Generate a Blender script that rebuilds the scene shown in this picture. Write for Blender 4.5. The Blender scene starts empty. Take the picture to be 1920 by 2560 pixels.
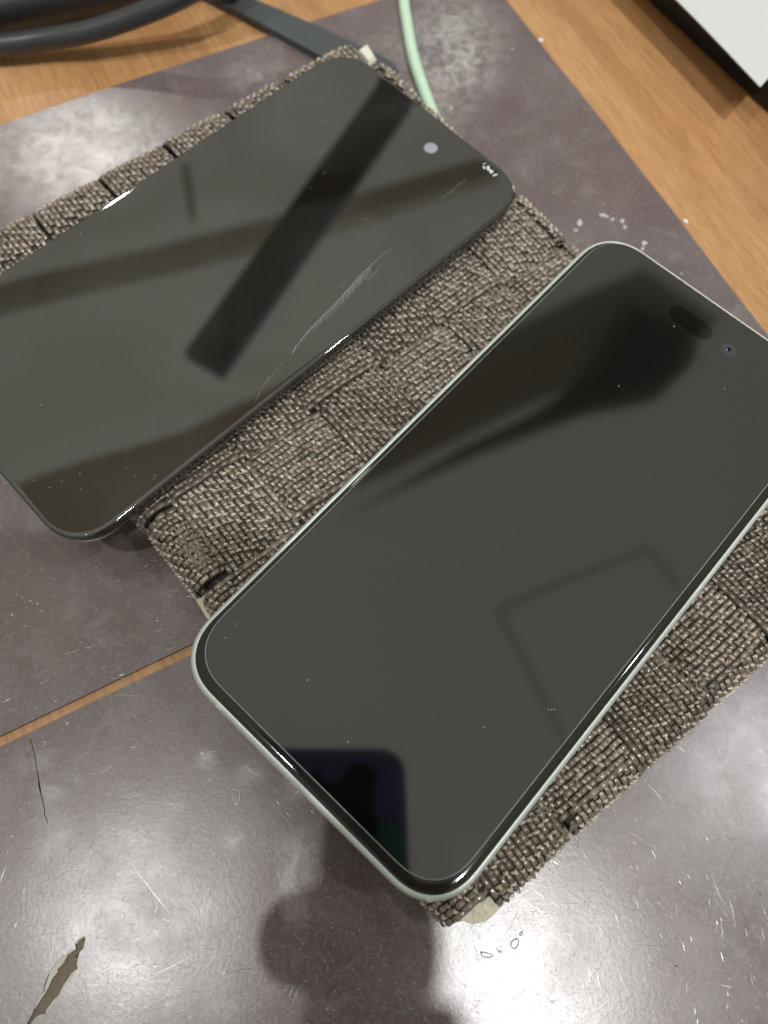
import bpy, bmesh, math, random
import numpy as np
from mathutils import Vector, Matrix
from mathutils.geometry import tessellate_polygon

random.seed(7); rng = np.random.default_rng(7)
S = 0.001                                   # everything below is written in millimetres
scene = bpy.context.scene
col = scene.collection
rad = math.radians

# ------------------------------------------------------------------ camera
CAM = np.array([9.1475, -65.22, 172.39])
RM = np.array([[0.73873726, 0.67339606, 0.02837242],
               [0.63980383, -0.68740449, -0.34369483],
               [-0.21193942, 0.27205296, -0.93865269]])
RM[2] /= np.linalg.norm(RM[2])
FPX = 1873.3
cd = bpy.data.cameras.new("camera"); cam = bpy.data.objects.new("camera", cd); col.objects.link(cam)
cam.matrix_world = Matrix(((RM[0][0], -RM[1][0], -RM[2][0], CAM[0]*S),
                           (RM[0][1], -RM[1][1], -RM[2][1], CAM[1]*S),
                           (RM[0][2], -RM[1][2], -RM[2][2], CAM[2]*S), (0, 0, 0, 1)))
cd.sensor_fit = 'VERTICAL'; cd.sensor_height = 36; cd.lens = 36*FPX/2560
cd.clip_start = 0.002; cd.clip_end = 50
cd.dof.use_dof = True; cd.dof.focus_distance = 0.160; cd.dof.aperture_fstop = 11
scene.camera = cam

# ------------------------------------------------------------------ world: even light of a pale room, dimmer towards the walls
w = bpy.data.worlds.new("World"); scene.world = w; w.use_nodes = True
nt = w.node_tree; nt.nodes.clear()
tc = nt.nodes.new('ShaderNodeTexCoord'); sp = nt.nodes.new('ShaderNodeSeparateXYZ')
cr = nt.nodes.new('ShaderNodeValToRGB'); bg = nt.nodes.new('ShaderNodeBackground'); wo = nt.nodes.new('ShaderNodeOutputWorld')
cr.color_ramp.elements[0].position = 0.0; cr.color_ramp.elements[0].color = (.265, .26, .25, 1)
cr.color_ramp.elements[1].position = 0.78; cr.color_ramp.elements[1].color = (.62, .60, .50, 1)
nt.links.new(tc.outputs['Generated'], sp.inputs[0])
tilt = nt.nodes.new('ShaderNodeMath'); tilt.operation = 'MULTIPLY_ADD'; tilt.inputs[1].default_value = -.25
nt.links.new(sp.outputs['X'], tilt.inputs[0]); nt.links.new(sp.outputs['Z'], tilt.inputs[2])
half = nt.nodes.new('ShaderNodeMath'); half.operation = 'MULTIPLY'; half.inputs[1].default_value = .8
nt.links.new(tilt.outputs[0], half.inputs[0]); nt.links.new(half.outputs[0], cr.inputs[0])
k_ = cr.color_ramp.elements.new(1.0); k_.color = (.74, .77, .74, 1)
nt.links.new(cr.outputs[0], bg.inputs[0]); nt.links.new(bg.outputs[0], wo.inputs[0])
bg.inputs[1].default_value = 1.0

# ------------------------------------------------------------------ ceiling lamps
def lamp(name, x, y, z, watts, radius, c=(1, .97, .92)):
    l = bpy.data.lights.new(name, 'AREA'); l.shape = 'DISK'; l.size = radius*2*S; l.energy = watts; l.color = c
    o = bpy.data.objects.new(name, l); col.objects.link(o)
    o.location = (x*S, y*S, z*S)
    d = Vector((0-x, 0-y, 0-z)); o.rotation_euler = d.to_track_quat('-Z', 'Y').to_euler()
    return o
lamp("ceiling_lamp", 598, -122, 2050, 18.5, 34, (1, .99, .98))
lamp("ceiling_lamp", -205, -705, 2050, 10, 17, (1, .98, .96))
lamp("ceiling_lamp", 820, 760, 2050, 7, 42, (.95, .98, 1))
lamp("ceiling_lamp", -2300, 880, 2100, 6.5, 50, (1, .95, .88))
vs = scene.view_settings; vs.view_transform = 'Standard'; vs.look = 'None'; vs.exposure = 0; vs.gamma = 1

# ------------------------------------------------------------------ helpers
def at(px, py, z):
    """point of the place (mm) seen at photo pixel px,py at height z"""
    d = RM.T @ np.array([(px-960)/FPX, (py-1280)/FPX, 1.0])
    return CAM + (z-CAM[2])/d[2]*d
def mirrored(px, py, zm, H):
    """point at height H seen at photo pixel px,py in a mirror lying at height zm"""
    P = at(px, py, zm); d = P-CAM; d[2] = -d[2]
    return P + (H-zm)/d[2]*d
def camspace(x, y, z):
    """phone-holder coordinates: x right, y down, z towards the desk"""
    return CAM + RM.T @ np.array([x, y, z])

def mesh_obj(name, V, F, mat, parent=None, smooth=False, attr=None):
    me = bpy.data.meshes.new(name)
    me.from_pydata([tuple(float(c)*S for c in v) for v in V], [], [tuple(int(i) for i in f) for f in F])
    if smooth: me.polygons.foreach_set('use_smooth', [True]*len(me.polygons))
    mats = mat if isinstance(mat, (list, tuple)) else [mat]
    for m in mats: me.materials.append(m)
    if attr is not None:
        a = me.attributes.new('var', 'FLOAT', 'POINT'); a.data.foreach_set('value', np.asarray(attr, dtype=np.float32))
    me.update()
    o = bpy.data.objects.new(name, me); col.objects.link(o)
    if parent: o.parent = parent
    return o
def empty(name, label, cat, group=None, loc=(0, 0, 0)):
    o = bpy.data.objects.new(name, None); col.objects.link(o); o.empty_display_size = .01
    o['label'] = label; o['category'] = cat
    if group: o['group'] = group
    return o
def tag(o, label, cat, group=None):
    o['label'] = label; o['category'] = cat
    if group: o['group'] = group
    return o

class MB:
    def __init__(s): s.V = []; s.F = []; s.A = []; s.M = []
    def add(s, V, F, a=0.5, m=0):
        b = len(s.V); s.V += [tuple(v) for v in V]; s.F += [tuple(i+b for i in f) for f in F]
        s.A += [a]*len(V); s.M += [m]*len(F)
    def box(s, x0, x1, y0, y1, z0, z1, m=0):
        V = [(x, y, z) for z in (z0, z1) for y in (y0, y1) for x in (x0, x1)]
        s.add(V, [(0, 2, 3, 1), (4, 5, 7, 6), (0, 1, 5, 4), (2, 6, 7, 3), (0, 4, 6, 2), (1, 3, 7, 5)], m=m)
    def tube(s, P, r, n=10, a=.5, caps=True):
        P = [np.array(p, float) for p in P]; k = len(P)
        rr = r if hasattr(r, '__len__') else [r]*k
        V = []; up = np.array([0, 0, 1.]); 
        for i in range(k):
            t = P[min(i+1, k-1)]-P[max(i-1, 0)]; t /= np.linalg.norm(t)+1e-12
            u = np.cross(up, t)
            if np.linalg.norm(u) < 1e-3: u = np.cross(np.array([1., 0, 0]), t)
            u /= np.linalg.norm(u); v = np.cross(t, u)
            for j in range(n):
                q = 2*math.pi*j/n; V.append(P[i]+rr[i]*(math.cos(q)*u+math.sin(q)*v))
        F = [(i*n+j, i*n+(j+1) % n, (i+1)*n+(j+1) % n, (i+1)*n+j) for i in range(k-1) for j in range(n)]
        if caps: F += [tuple(range(n))[::-1], tuple((k-1)*n+j for j in range(n))]
        s.add(V, F, a)
    def prism(s, poly, z0, z1, m=0):
        n = len(poly); A = sum(poly[i][0]*poly[(i+1) % n][1]-poly[(i+1) % n][0]*poly[i][1] for i in range(n))
        if A < 0: poly = poly[::-1]
        V = [(p[0], p[1], z0) for p in poly]+[(p[0], p[1], z1) for p in poly]
        F = [tuple(range(n, 2*n)), tuple(range(n))[::-1]]+[(i, (i+1) % n, n+(i+1) % n, n+i) for i in range(n)]
        s.add(V, F, m=m)
    def ribbon(s, P, wd, a=.5, tilt=None):
        """flat strip lying at the height of its points, tapering to its ends"""
        P = [np.array(p, float) for p in P]; k = len(P); V = []; tl = random.uniform(-.22, .22) if tilt is None else tilt
        for i in range(k):
            t = P[min(i+1, k-1)]-P[max(i-1, 0)]; nrm = np.array([-t[1], t[0], 0.]); nrm /= np.linalg.norm(nrm)+1e-12
            ww = wd*(.25+.75*math.sin(math.pi*(i+.5)/k))/2; dz = np.array([0, 0, ww*tl])
            V += [P[i]+nrm*ww+dz, P[i]-nrm*ww-dz]
        s.add(V, [(2*i, 2*i+1, 2*i+3, 2*i+2) for i in range(k-1)], a)
    def build(s, name, mat, parent=None, smooth=False, var=False):
        o = mesh_obj(name, s.V, s.F, mat, parent, smooth, s.A if var else None)
        if isinstance(mat, (list, tuple)): o.data.polygons.foreach_set('material_index', s.M); o.data.update()
        return o

def densify(P, step):
    out = []
    for i in range(len(P)):
        a, b = np.array(P[i], float), np.array(P[(i+1) % len(P)], float); k = max(1, int(np.linalg.norm(b-a)/step))
        out += [tuple(a+(b-a)*j/k) for j in range(k)]
    return out
def rrect(wd, ht, r, n=14, cx=0, cy=0):
    P = []
    e = .86                                         # slightly squared, continuous corners
    for sx, sy, a0 in ((1, 1, 0), (-1, 1, 90), (-1, -1, 180), (1, -1, 270)):
        for k in range(n+1):
            t = rad(a0+90*k/n); c, q = math.cos(t), math.sin(t)
            c = math.copysign(abs(c)**e, c); q = math.copysign(abs(q)**e, q)
            P.append((cx+sx*(wd/2-r)+r*c, cy+sy*(ht/2-r)+r*q))
    return P
def loft(rings, cap0=True, cap1=True):
    """rings = list of equal-length 3D point loops"""
    n = len(rings[0]); V = [p for r in rings for p in r]
    F = [(i*n+j, i*n+(j+1) % n, (i+1)*n+(j+1) % n, (i+1)*n+j) for i in range(len(rings)-1) for j in range(n)]
    if cap0: F.append(tuple(range(n))[::-1])
    if cap1: F.append(tuple((len(rings)-1)*n+j for j in range(n)))
    return V, F

# ------------------------------------------------------------------ materials
def new_mat(name):
    m = bpy.data.materials.new(name); m.use_nodes = True; n = m.node_tree
    return m, n, n.nodes['Principled BSDF']
def pm(name, c, rough=.5, metal=0, ior=1.5, bump=0, bscale=2000, bdist=.02, var=0, vscale=300, coat=0, trans=0, spec=.5):
    m, n, b = new_mat(name)
    b.inputs['Base Color'].default_value = (*c, 1); b.inputs['Roughness'].default_value = rough
    b.inputs['Metallic'].default_value = metal; b.inputs['IOR'].default_value = ior
    b.inputs['Coat Weight'].default_value = coat; b.inputs['Transmission Weight'].default_value = trans
    b.inputs['Specular IOR Level'].default_value = spec
    t = n.nodes.new('ShaderNodeTexCoord')
    if bump:
        z = n.nodes.new('ShaderNodeTexNoise'); z.inputs['Scale'].default_value = bscale; z.inputs['Detail'].default_value = 3
        u = n.nodes.new('ShaderNodeBump'); u.inputs['Strength'].default_value = bump; u.inputs['Distance'].default_value = bdist*S
        n.links.new(t.outputs['Object'], z.inputs['Vector']); n.links.new(z.outputs[0], u.inputs['Height']); n.links.new(u.outputs[0], b.inputs['Normal'])
    if var:
        z = n.nodes.new('ShaderNodeTexNoise'); z.inputs['Scale'].default_value = vscale; z.inputs['Detail'].default_value = 4
        x = n.nodes.new('ShaderNodeMix'); x.data_type = 'RGBA'
        x.inputs['A'].default_value = (*[k*(1-var) for k in c], 1); x.inputs['B'].default_value = (*[min(1, k*(1+var)) for k in c], 1)
        n.links.new(t.outputs['Object'], z.inputs['Vector']); n.links.new(z.outputs[0], x.inputs['Factor']); n.links.new(x.outputs['Result'], b.inputs['Base Color'])
    return m

MATA = rad(-20.8)                               # direction in which the mats and the wood grain run
def wood_mat():
    m, n, b = new_mat('wood'); L = n.links.new
    t = n.nodes.new('ShaderNodeTexCoord')
    mp = n.nodes.new('ShaderNodeMapping'); mp.inputs['Rotation'].default_value = (0, 0, -MATA)
    L(t.outputs['Object'], mp.inputs['Vector'])
    def stretched(sx, sy, detail, rough=.6, dist=0):
        q = n.nodes.new('ShaderNodeMapping'); q.inputs['Scale'].default_value = (sx, sy, 1); L(mp.outputs[0], q.inputs['Vector'])
        z = n.nodes.new('ShaderNodeTexNoise'); z.inputs['Scale'].default_value = 1; z.inputs['Detail'].default_value = detail
        z.inputs['Roughness'].default_value = rough; z.inputs['Distortion'].default_value = dist; L(q.outputs[0], z.inputs['Vector'])
        return z
    broad = stretched(5, 42, 5, .55, .6); fine = stretched(60, 900, 4, .7); pore = stretched(220, 2600, 2, .5)
    r1 = n.nodes.new('ShaderNodeValToRGB'); e = r1.color_ramp.elements
    e[0].position = .30; e[0].color = (.37, .180, .070, 1); e[1].position = .70; e[1].color = (.58, .335, .160, 1)
    k = e.new(.5); k.color = (.49, .268, .116, 1); L(broad.outputs[0], r1.inputs[0])
    r2 = n.nodes.new('ShaderNodeValToRGB'); e = r2.color_ramp.elements
    e[0].position = .34; e[0].color = (.78, .72, .66, 1); e[1].position = .62; e[1].color = (1.06, 1.06, 1.06, 1); L(fine.outputs[0], r2.inputs[0])
    r3 = n.nodes.new('ShaderNodeValToRGB'); e = r3.color_ramp.elements
    e[0].position = .28; e[0].color = (.6, .5, .42, 1); e[1].position = .40; e[1].color = (1, 1, 1, 1); L(pore.outputs[0], r3.inputs[0])
    def mul(a, c, f=1):
        x = n.nodes.new('ShaderNodeMix'); x.data_type = 'RGBA'; x.blend_type = 'MULTIPLY'; x.inputs['Factor'].default_value = f
        L(a, x.inputs['A']); L(c, x.inputs['B']); return x.outputs['Result']
    c = mul(mul(r1.outputs[0], r2.outputs[0]), r3.outputs[0], .8)
    L(c, b.inputs['Base Color']); b.inputs['Roughness'].default_value = .42
    bp_ = n.nodes.new('ShaderNodeBump'); bp_.inputs['Strength'].default_value = .25; bp_.inputs['Distance'].default_value = .05*S
    L(fine.outputs[0], bp_.inputs['Height']); L(bp_.outputs[0], b.inputs['Normal'])
    return m

def leather_mat(name, wear_glare_pts):
    """brown-mauve desk mat: grained, worn, cloudy; wear_glare_pts = (x,y,radius mm,strength) of whitish rubbed patches, some also painting lamp glare"""
    m, n, b = new_mat(name); L = n.links.new
    t = n.nodes.new('ShaderNodeTexCoord')
    def noise(scale, detail=4, rough=.55, dist=0, vec=None):
        z = n.nodes.new('ShaderNodeTexNoise'); z.inputs['Scale'].default_value = scale; z.inputs['Detail'].default_value = detail
        z.inputs['Roughness'].default_value = rough; z.inputs['Distortion'].default_value = dist; L(vec or t.outputs['Object'], z.inputs['Vector']); return z.outputs[0]
    def ramp(src, p0, c0, p1, c1):
        r = n.nodes.new('ShaderNodeValToRGB'); e = r.color_ramp.elements
        e[0].position = p0; e[0].color = c0; e[1].position = p1; e[1].color = c1; L(src, r.inputs[0]); return r.outputs[0]
    def math_(op, a, c):
        x = n.nodes.new('ShaderNodeMath'); x.operation = op; x.use_clamp = op in ('MULTIPLY', 'ADD') 
        for i, v in enumerate((a, c)):
            if isinstance(v, (int, float)): x.inputs[i].default_value = v
            else: L(v, x.inputs[i])
        return x.outputs[0]
    def mix(f, a, c):
        x = n.nodes.new('ShaderNodeMix'); x.data_type = 'RGBA'
        for nm, v in (('Factor', f), ('A', a), ('B', c)):
            if isinstance(v, (int, float)): x.inputs[nm].default_value = v
            elif isinstance(v, tuple): x.inputs[nm].default_value = v
            else: L(v, x.inputs[nm])
        return x.outputs['Result']
    cloud = noise(38, 5, .6, .4)
    base = ramp(cloud, .33, (.112, .078, .085, 1), .68, (.158, .128, .131, 1))
    red = ramp(noise(22, 3), .5, (0, 0, 0, 1), .72, (.55, .55, .55, 1))
    base = mix(red, base, (.125, .074, .077, 1))
    film = ramp(noise(85, 6, .65, .8), .52, (0, 0, 0, 1), .78, (.42, .42, .42, 1))
    base = mix(film, base, (.30, .29, .285, 1))
    fine = ramp(noise(900, 3, .6), .5, (0, 0, 0, 1), .85, (.5, .5, .5, 1))
    base = mix(fine, base, (.30, .28, .28, 1))
    # rubbed whitish patches and the lamp glare painted with them
    wn = ramp(noise(170, 7, .72, 1.2), .36, (0, 0, 0, 1), .74, (1, 1, 1, 1))
    tot = None
    for (x, y, r, s) in wear_glare_pts:
        d = n.nodes.new('ShaderNodeVectorMath'); d.operation = 'DISTANCE'; L(t.outputs['Object'], d.inputs[0]); d.inputs[1].default_value = (x*S, y*S, 0)
        mr = n.nodes.new('ShaderNodeMapRange'); mr.interpolation_type = 'SMOOTHSTEP'
        mr.inputs['From Min'].default_value = 0; mr.inputs['From Max'].default_value = r*S
        mr.inputs['To Min'].default_value = s; mr.inputs['To Max'].default_value = 0
        L(d.outputs['Value'], mr.inputs['Value'])
        tot = mr.outputs[0] if tot is None else math_('ADD', tot, mr.outputs[0])
    if tot is not None:
        f = math_('MULTIPLY', tot, wn); base = mix(f, base, (.56, .55, .55, 1))
    L(base, b.inputs['Base Color'])
    rg = ramp(noise(60, 5, .6), .3, (.22, .22, .22, 1), .7, (.31, .31, .31, 1)); L(rg, b.inputs['Roughness'])
    b.inputs['Specular IOR Level'].default_value = .8
    # grain: two bumps, one of fine orange peel and one of streaky wear
    g = noise(2600, 4, .75)
    vo = n.nodes.new('ShaderNodeTexVoronoi'); vo.inputs['Scale'].default_value = 1150; L(t.outputs['Object'], vo.inputs['Vector'])
    st = None
    for ang, sc in ((.5, (90, 2400, 1)), (-.9, (2200, 110, 1)), (1.9, (120, 2600, 1))):
        q = n.nodes.new('ShaderNodeMapping'); q.inputs['Rotation'].default_value = (0, 0, ang); q.inputs['Scale'].default_value = sc; L(t.outputs['Object'], q.inputs['Vector'])
        z = noise(1, 2, .5, 0, q.outputs[0]); rr = ramp(z, .60, (0, 0, 0, 1), .72, (1, 1, 1, 1))
        st = rr if st is None else math_('ADD', st, rr)
    h = math_('ADD', math_('MULTIPLY', g, .62), math_('MULTIPLY', vo.outputs['Distance'], .30))
    h = math_('SUBTRACT', h, math_('MULTIPLY', st, .03))
    u = n.nodes.new('ShaderNodeBump'); u.inputs['Strength'].default_value = 1; u.inputs['Distance'].default_value = .019*S
    L(h, u.inputs['Height']); L(u.outputs[0], b.inputs['Normal'])
    return m

def yarn_mat():
    m, n, b = new_mat('nylon_yarn'); L = n.links.new
    a = n.nodes.new('ShaderNodeAttribute'); a.attribute_name = 'var'
    r = n.nodes.new('ShaderNodeValToRGB'); e = r.color_ramp.elements
    e[0].position = 0; e[0].color = (.050, .037, .028, 1); e[1].position = 1; e[1].color = (.60, .52, .42, 1)
    k = e.new(.5); k.color = (.205, .165, .125, 1)
    L(a.outputs['Fac'], r.inputs[0])
    t = n.nodes.new('ShaderNodeTexCoord')
    z = n.nodes.new('ShaderNodeTexNoise'); z.inputs['Scale'].default_value = 3500; z.inputs['Detail'].default_value = 2; L(t.outputs['Object'], z.inputs['Vector'])
    x = n.nodes.new('ShaderNodeMix'); x.data_type = 'RGBA'; x.blend_type = 'MULTIPLY'; x.inputs['Factor'].default_value = .6
    r2 = n.nodes.new('ShaderNodeValToRGB'); r2.color_ramp.elements[0].position = .35; r2.color_ramp.elements[0].color = (.5, .5, .5, 1); r2.color_ramp.elements[1].position = .6; r2.color_ramp.elements[1].color = (1.1, 1.1, 1.1, 1)
    L(z.outputs[0], r2.inputs[0]); L(r.outputs[0], x.inputs['A']); L(r2.outputs[0], x.inputs['B']); L(x.outputs['Result'], b.inputs['Base Color'])
    u = n.nodes.new('ShaderNodeBump'); u.inputs['Strength'].default_value = .7; u.inputs['Distance'].default_value = .06*S; L(z.outputs[0], u.inputs['Height']); L(u.outputs[0], b.inputs['Normal'])
    b.inputs['Roughness'].default_value = .22; b.inputs['Specular IOR Level'].default_value = 1.0
    b.inputs['Sheen Weight'].default_value = .25; b.inputs['Sheen Roughness'].default_value = .4
    return m

def scratch_mat():
    m, n, b = new_mat('scratch'); L = n.links.new
    b.inputs['Base Color'].default_value = (.40, .385, .39, 1); b.inputs['Roughness'].default_value = .2; b.inputs['Specular IOR Level'].default_value = 1.0
    a = n.nodes.new('ShaderNodeAttribute'); a.attribute_name = 'var'
    tr = n.nodes.new('ShaderNodeBsdfTransparent'); mx = n.nodes.new('ShaderNodeMixShader')
    L(a.outputs['Fac'], mx.inputs[0]); L(tr.outputs[0], mx.inputs[1]); L(b.outputs[0], mx.inputs[2])
    L(mx.outputs[0], n.nodes['Material Output'].inputs[0])
    return m

M = dict(
    wood=wood_mat(), yarn=yarn_mat(), scratch=scratch_mat(),
    strap=pm('strap_backing', (.036, .028, .021), .8, bump=.5, bscale=1500, bdist=.2),
    cream=pm('cream_board', (.62, .57, .43), .45, var=.12, vscale=220, bump=.5, bscale=500, bdist=.25),
    ivory=pm('ivory_plastic', (.74, .74, .62), .3, var=.04),
    mint=pm('mint_aluminium', (.66, .74, .70), .33, metal=.35, var=.03, vscale=100),
    mint_band=pm('mint_antenna', (.66, .80, .74), .45),
    black_metal=pm('black_frame', (.012, .013, .015), .12, metal=0, coat=.6, ior=1.6),
    glass=pm('screen_glass', (.016, .016, .014), .06, ior=1.45),
    glass1=pm('old_screen_glass', (.006, .006, .0055), .03, ior=2.15),
    clear=pm('pane_glass', (.0025, .0025, .0022), .055, ior=1.95),
    glass_edge=pm('glass_edge_glint', (.38, .40, .38), .18, ior=1.6, coat=1),  # light grey: the light this edge catches is put into its colour
    void=pm('sensor_black', (.0008, .0008, .0008), .3, spec=.1),
    slot=pm('sensor_slot', (.001, .001, .001), .055, ior=1.6),
    lens=pm('lens_reflection', (.33, .33, .38), .1, ior=1.7),
    lens_dark=pm('lens_dark', (.03, .028, .04), .05, ior=1.8),
    pale_disc=pm('pale_disc', (.27, .27, .31), .25, ior=1.6),
    chip=pm('chipped_glass', (.75, .78, .78), .15, ior=1.7, bump=1, bscale=2500, bdist=.3),
    mint_cable=pm('mint_rubber', (.56, .78, .60), .45, var=.08, vscale=400),
    black_cable=pm('black_rubber', (.030, .034, .038), .34, bump=.2, bscale=3000, bdist=.03, spec=.6),
    black_plastic=pm('black_plastic', (.022, .023, .025), .42, bump=.3, bscale=1600, bdist=.04),
    gloss_black=pm('gloss_black', (.010, .012, .014), .16),
    strap_rubber=pm('slate_rubber', (.060, .071, .077), .55, var=.14, vscale=160, bump=.2, bscale=2500, bdist=.03),
    paper=pm('paper', (.60, .63, .63), .7, var=.03, vscale=45),
    hole=pm('dark_hole', (.006, .006, .007), .7),
    felt=pm('torn_felt', (.21, .165, .13), .95, var=.35, vscale=1300, bump=1, bscale=1400, bdist=.4),
    core=pm('mat_core', (.60, .60, .55), .8, var=.1, vscale=700),
    mat_side=pm('mat_side', (.085, .07, .07), .6),
    fleck=pm('paint_fleck', (.50, .49, .50), .6, bump=.6, bscale=2500, bdist=.1),
    grain=pm('dust_grain', (.80, .79, .78), .22, ior=1.6),
    drip=pm('dried_drip', (.20, .19, .185), .2, ior=1.5),
    navy=pm('navy_phone_back', (.15, .17, .62), .25, var=.1, vscale=20),
    teal=pm('teal_phone_back', (.06, .40, .42), .25),
    skin=pm('skin', (.40, .235, .165), .5, var=.1, vscale=120, bump=.3, bscale=900, bdist=.1),
    nail=pm('nail', (.55, .36, .30), .3),
    sleeve=pm('dark_sleeve', (.012, .022, .020), .9, bump=.5, bscale=400, bdist=.4),
    olive=pm('olive_beam', (.88, .84, .60), .8, var=.1, vscale=6),
    dim=pm('grey_frame', (.86, .94, .98), .8),
    shade=pm('dark_olive_panel', (.62, .66, .56), .8),
    dusk=pm('grey_cutout', (.44, .47, .44), .9),
    barblack=pm('bar_black', (.09, .12, .14), .7),
    dark=pm('dark_cutout', (.17, .20, .20), .9),
)

n_ = M['glass1'].node_tree; b_ = n_.nodes['Principled BSDF']
t_ = n_.nodes.new('ShaderNodeTexCoord'); z_ = n_.nodes.new('ShaderNodeTexNoise'); z_.inputs['Scale'].default_value = 26; z_.inputs['Detail'].default_value = 5; z_.inputs['Distortion'].default_value = .9
r_ = n_.nodes.new('ShaderNodeValToRGB'); r_.color_ramp.elements[0].position = .4; r_.color_ramp.elements[0].color = (.004, .004, .004, 1); r_.color_ramp.elements[1].position = .7; r_.color_ramp.elements[1].color = (.020, .021, .021, 1)
n_.links.new(t_.outputs['Object'], z_.inputs['Vector']); n_.links.new(z_.outputs[0], r_.inputs[0]); n_.links.new(r_.outputs[0], b_.inputs['Base Color'])

# ------------------------------------------------------------------ desk
b = MB(); b.box(-1500, 900, -900, 1500, -26, -.9)
o = b.build('desk', M['wood']); o['kind'] = 'structure'

# mats share one frame: local x along MATA
mx_, my_ = (math.cos(MATA), math.sin(MATA)), (-math.sin(MATA), math.cos(MATA))
def mat_xy(a, c): return (a*mx_[0]+c*my_[0], a*mx_[1]+c*my_[1])
def to_mat(p): return (p[0]*mx_[0]+p[1]*mx_[1], p[0]*my_[0]+p[1]*my_[1])

def make_mat(label, poly, holes, leather):
    root = empty('desk_mat', label, 'desk mat', 'brown desk mats laid edge to edge on the wood')
    n = len(poly); loops = [poly]+holes
    if sum(poly[i][0]*poly[(i+1) % n][1]-poly[(i+1) % n][0]*poly[i][1] for i in range(n)) < 0: poly.reverse()
    tri = tessellate_polygon([[Vector((p[0], p[1], 0)) for p in l] for l in loops])
    V = [(p[0], p[1], 0) for l in loops for p in l]; F = []
    for t in tri:
        a, c, d = [Vector(V[i]) for i in t]
        F.append(t if (c-a).cross(d-a).z > 0 else (t[0], t[2], t[1]))
    mesh_obj('top_sheet', V, F, leather, root)
    V = []; F = []
    for l in loops:
        k = len(V); m = len(l); V += [(p[0], p[1], 0) for p in l]+[(p[0], p[1], -.88) for p in l]
        F += [(k+i, k+(i+1) % m, k+m+(i+1) % m, k+m+i) for i in range(m)]
    mesh_obj('edge', V, F, M['mat_side'], root)
    return root

def wavy_edge(p0, p1, n, amp):
    p0, p1 = np.array(p0), np.array(p1); d = (p1-p0); nn = np.array([-d[1], d[0]])/np.linalg.norm(d)
    ph = rng.uniform(0, 6, 3)
    return [tuple(p0+d*i/n+nn*amp*(math.sin(i*.37+ph[0])+.5*math.sin(i*1.1+ph[1]))*(0 < i < n)) for i in range(n)]
c = [mat_xy(-182.3, 92.6), mat_xy(-13.4, 92.6), mat_xy(-12.7, -330), mat_xy(-182.3, -330)]
poly1 = wavy_edge(c[0], c[1], 20, .25)+wavy_edge(c[1], c[2], 60, .06)+wavy_edge(c[2], c[3], 12, .2)+wavy_edge(c[3], c[0], 40, .3)
wear_glare1 = [(*at(250, 395, 0)[:2], 33, 1.3), (*at(215, 330, 0)[:2], 18, .7), (*at(1120, 70, 0)[:2], 26, .8), (*at(1130, 170, 0)[:2], 24, .8), (*at(1080, 260, 0)[:2], 18, .5),  # first two: smudges with the far lamp's glare painted in
         (*at(30, 380, 0)[:2], 26, .6), (*at(630, 190, 0)[:2], 13, .5), (*at(420, 1480, 0)[:2], 12, .25), (*at(980, 110, 0)[:2], 9, .35)]
mat1 = make_mat('brown mat under the black scratched phone, white smudges near its top edge', poly1, [], leather_mat('worn_leatherette', wear_glare1))

# second mat: a tear and a crack are real openings in its sheet
def px(L, org, sc, z=0): return [tuple(at(org[0]+x/sc, org[1]+y/sc, z)[:2]) for x, y in L]
tear = px([(330, 1500), (420, 1350), (470, 1240), (520, 1130), (560, 1060), (600, 980), (612, 900), (640, 820), (700, 700), (770, 600), (850, 510), (900, 480), (960, 430), (1050, 400),
           (1040, 320), (1090, 260), (1160, 220), (1185, 260), (1165, 330), (1150, 400), (1105, 440), (1080, 520), (1060, 600), (1075, 670), (1030, 745), (990, 800), (930, 880), (860, 1000), (770, 1110),
           (700, 1200), (620, 1300), (560, 1300), (490, 1345), (450, 1400), (380, 1500)], (0, 2300), 5.53)
cl = px([(394, 345), (405, 385), (420, 430), (450, 540), (470, 640), (483, 740), (495, 820), (510, 900), (516, 955), (530, 1040), (545, 1100), (565, 1180), (583, 1260), (590, 1350), (608, 1400), (630, 1465)], (0, 1780), 5.267)
cw = [.10, .11, .10, .13, .11, .10, .12, .14, .30, .22, .10, .12, .13, .12, .09, .03]
crack_l = []; crack_r = []
for i, (p, ww) in enumerate(zip(cl, cw)):
    q0, q1 = np.array(cl[max(i-1, 0)]), np.array(cl[min(i+1, len(cl)-1)]); t_ = (q1-q0)/np.linalg.norm(q1-q0); nn = np.array([-t_[1], t_[0]])
    ww *= .7; crack_l.append(tuple(np.array(p)+nn*ww)); crack_r.append(tuple(np.array(p)-nn*ww))
crack = crack_l+crack_r[::-1]
c = [mat_xy(-10.9, 92.6), mat_xy(330, 92.6), mat_xy(330, -330), mat_xy(-11.0, -330)]
poly2 = wavy_edge(c[0], c[1], 20, .2)+wavy_edge(c[1], c[2], 20, .2)+wavy_edge(c[2], c[3], 20, .2)+wavy_edge(c[3], c[0], 60, .06)
wear2 = [(*at(x, y, 0)[:2], r, s) for x, y, r, s in [(112, 1900, 4, .6), (122, 1990, 5, .7), (135, 2090, 7, .7), (515, 1900, 3.2, .75), (625, 1935, 4.5, .8), (580, 2095, 3.6, .9), (440, 2005, 3.2, .6), (745, 2110, 6, .6), (750, 2165, 7, .75), (720, 2215, 5, .5),
          (375, 2190, 3, .5), (440, 2320, 4, .4), (560, 2500, 6, .5), (60, 1900, 5, .4), (1480, 2400, 14, .25), (1700, 2000, 14, .25), (1800, 1800, 16, .3), (330, 1700, 8, .2), (250, 2450, 14, .25)]]
mat2 = make_mat('scuffed brown mat in front, torn at lower left, under the mint phone corner', poly2, [tear, crack], leather_mat('scuffed_leatherette', wear2))
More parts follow.
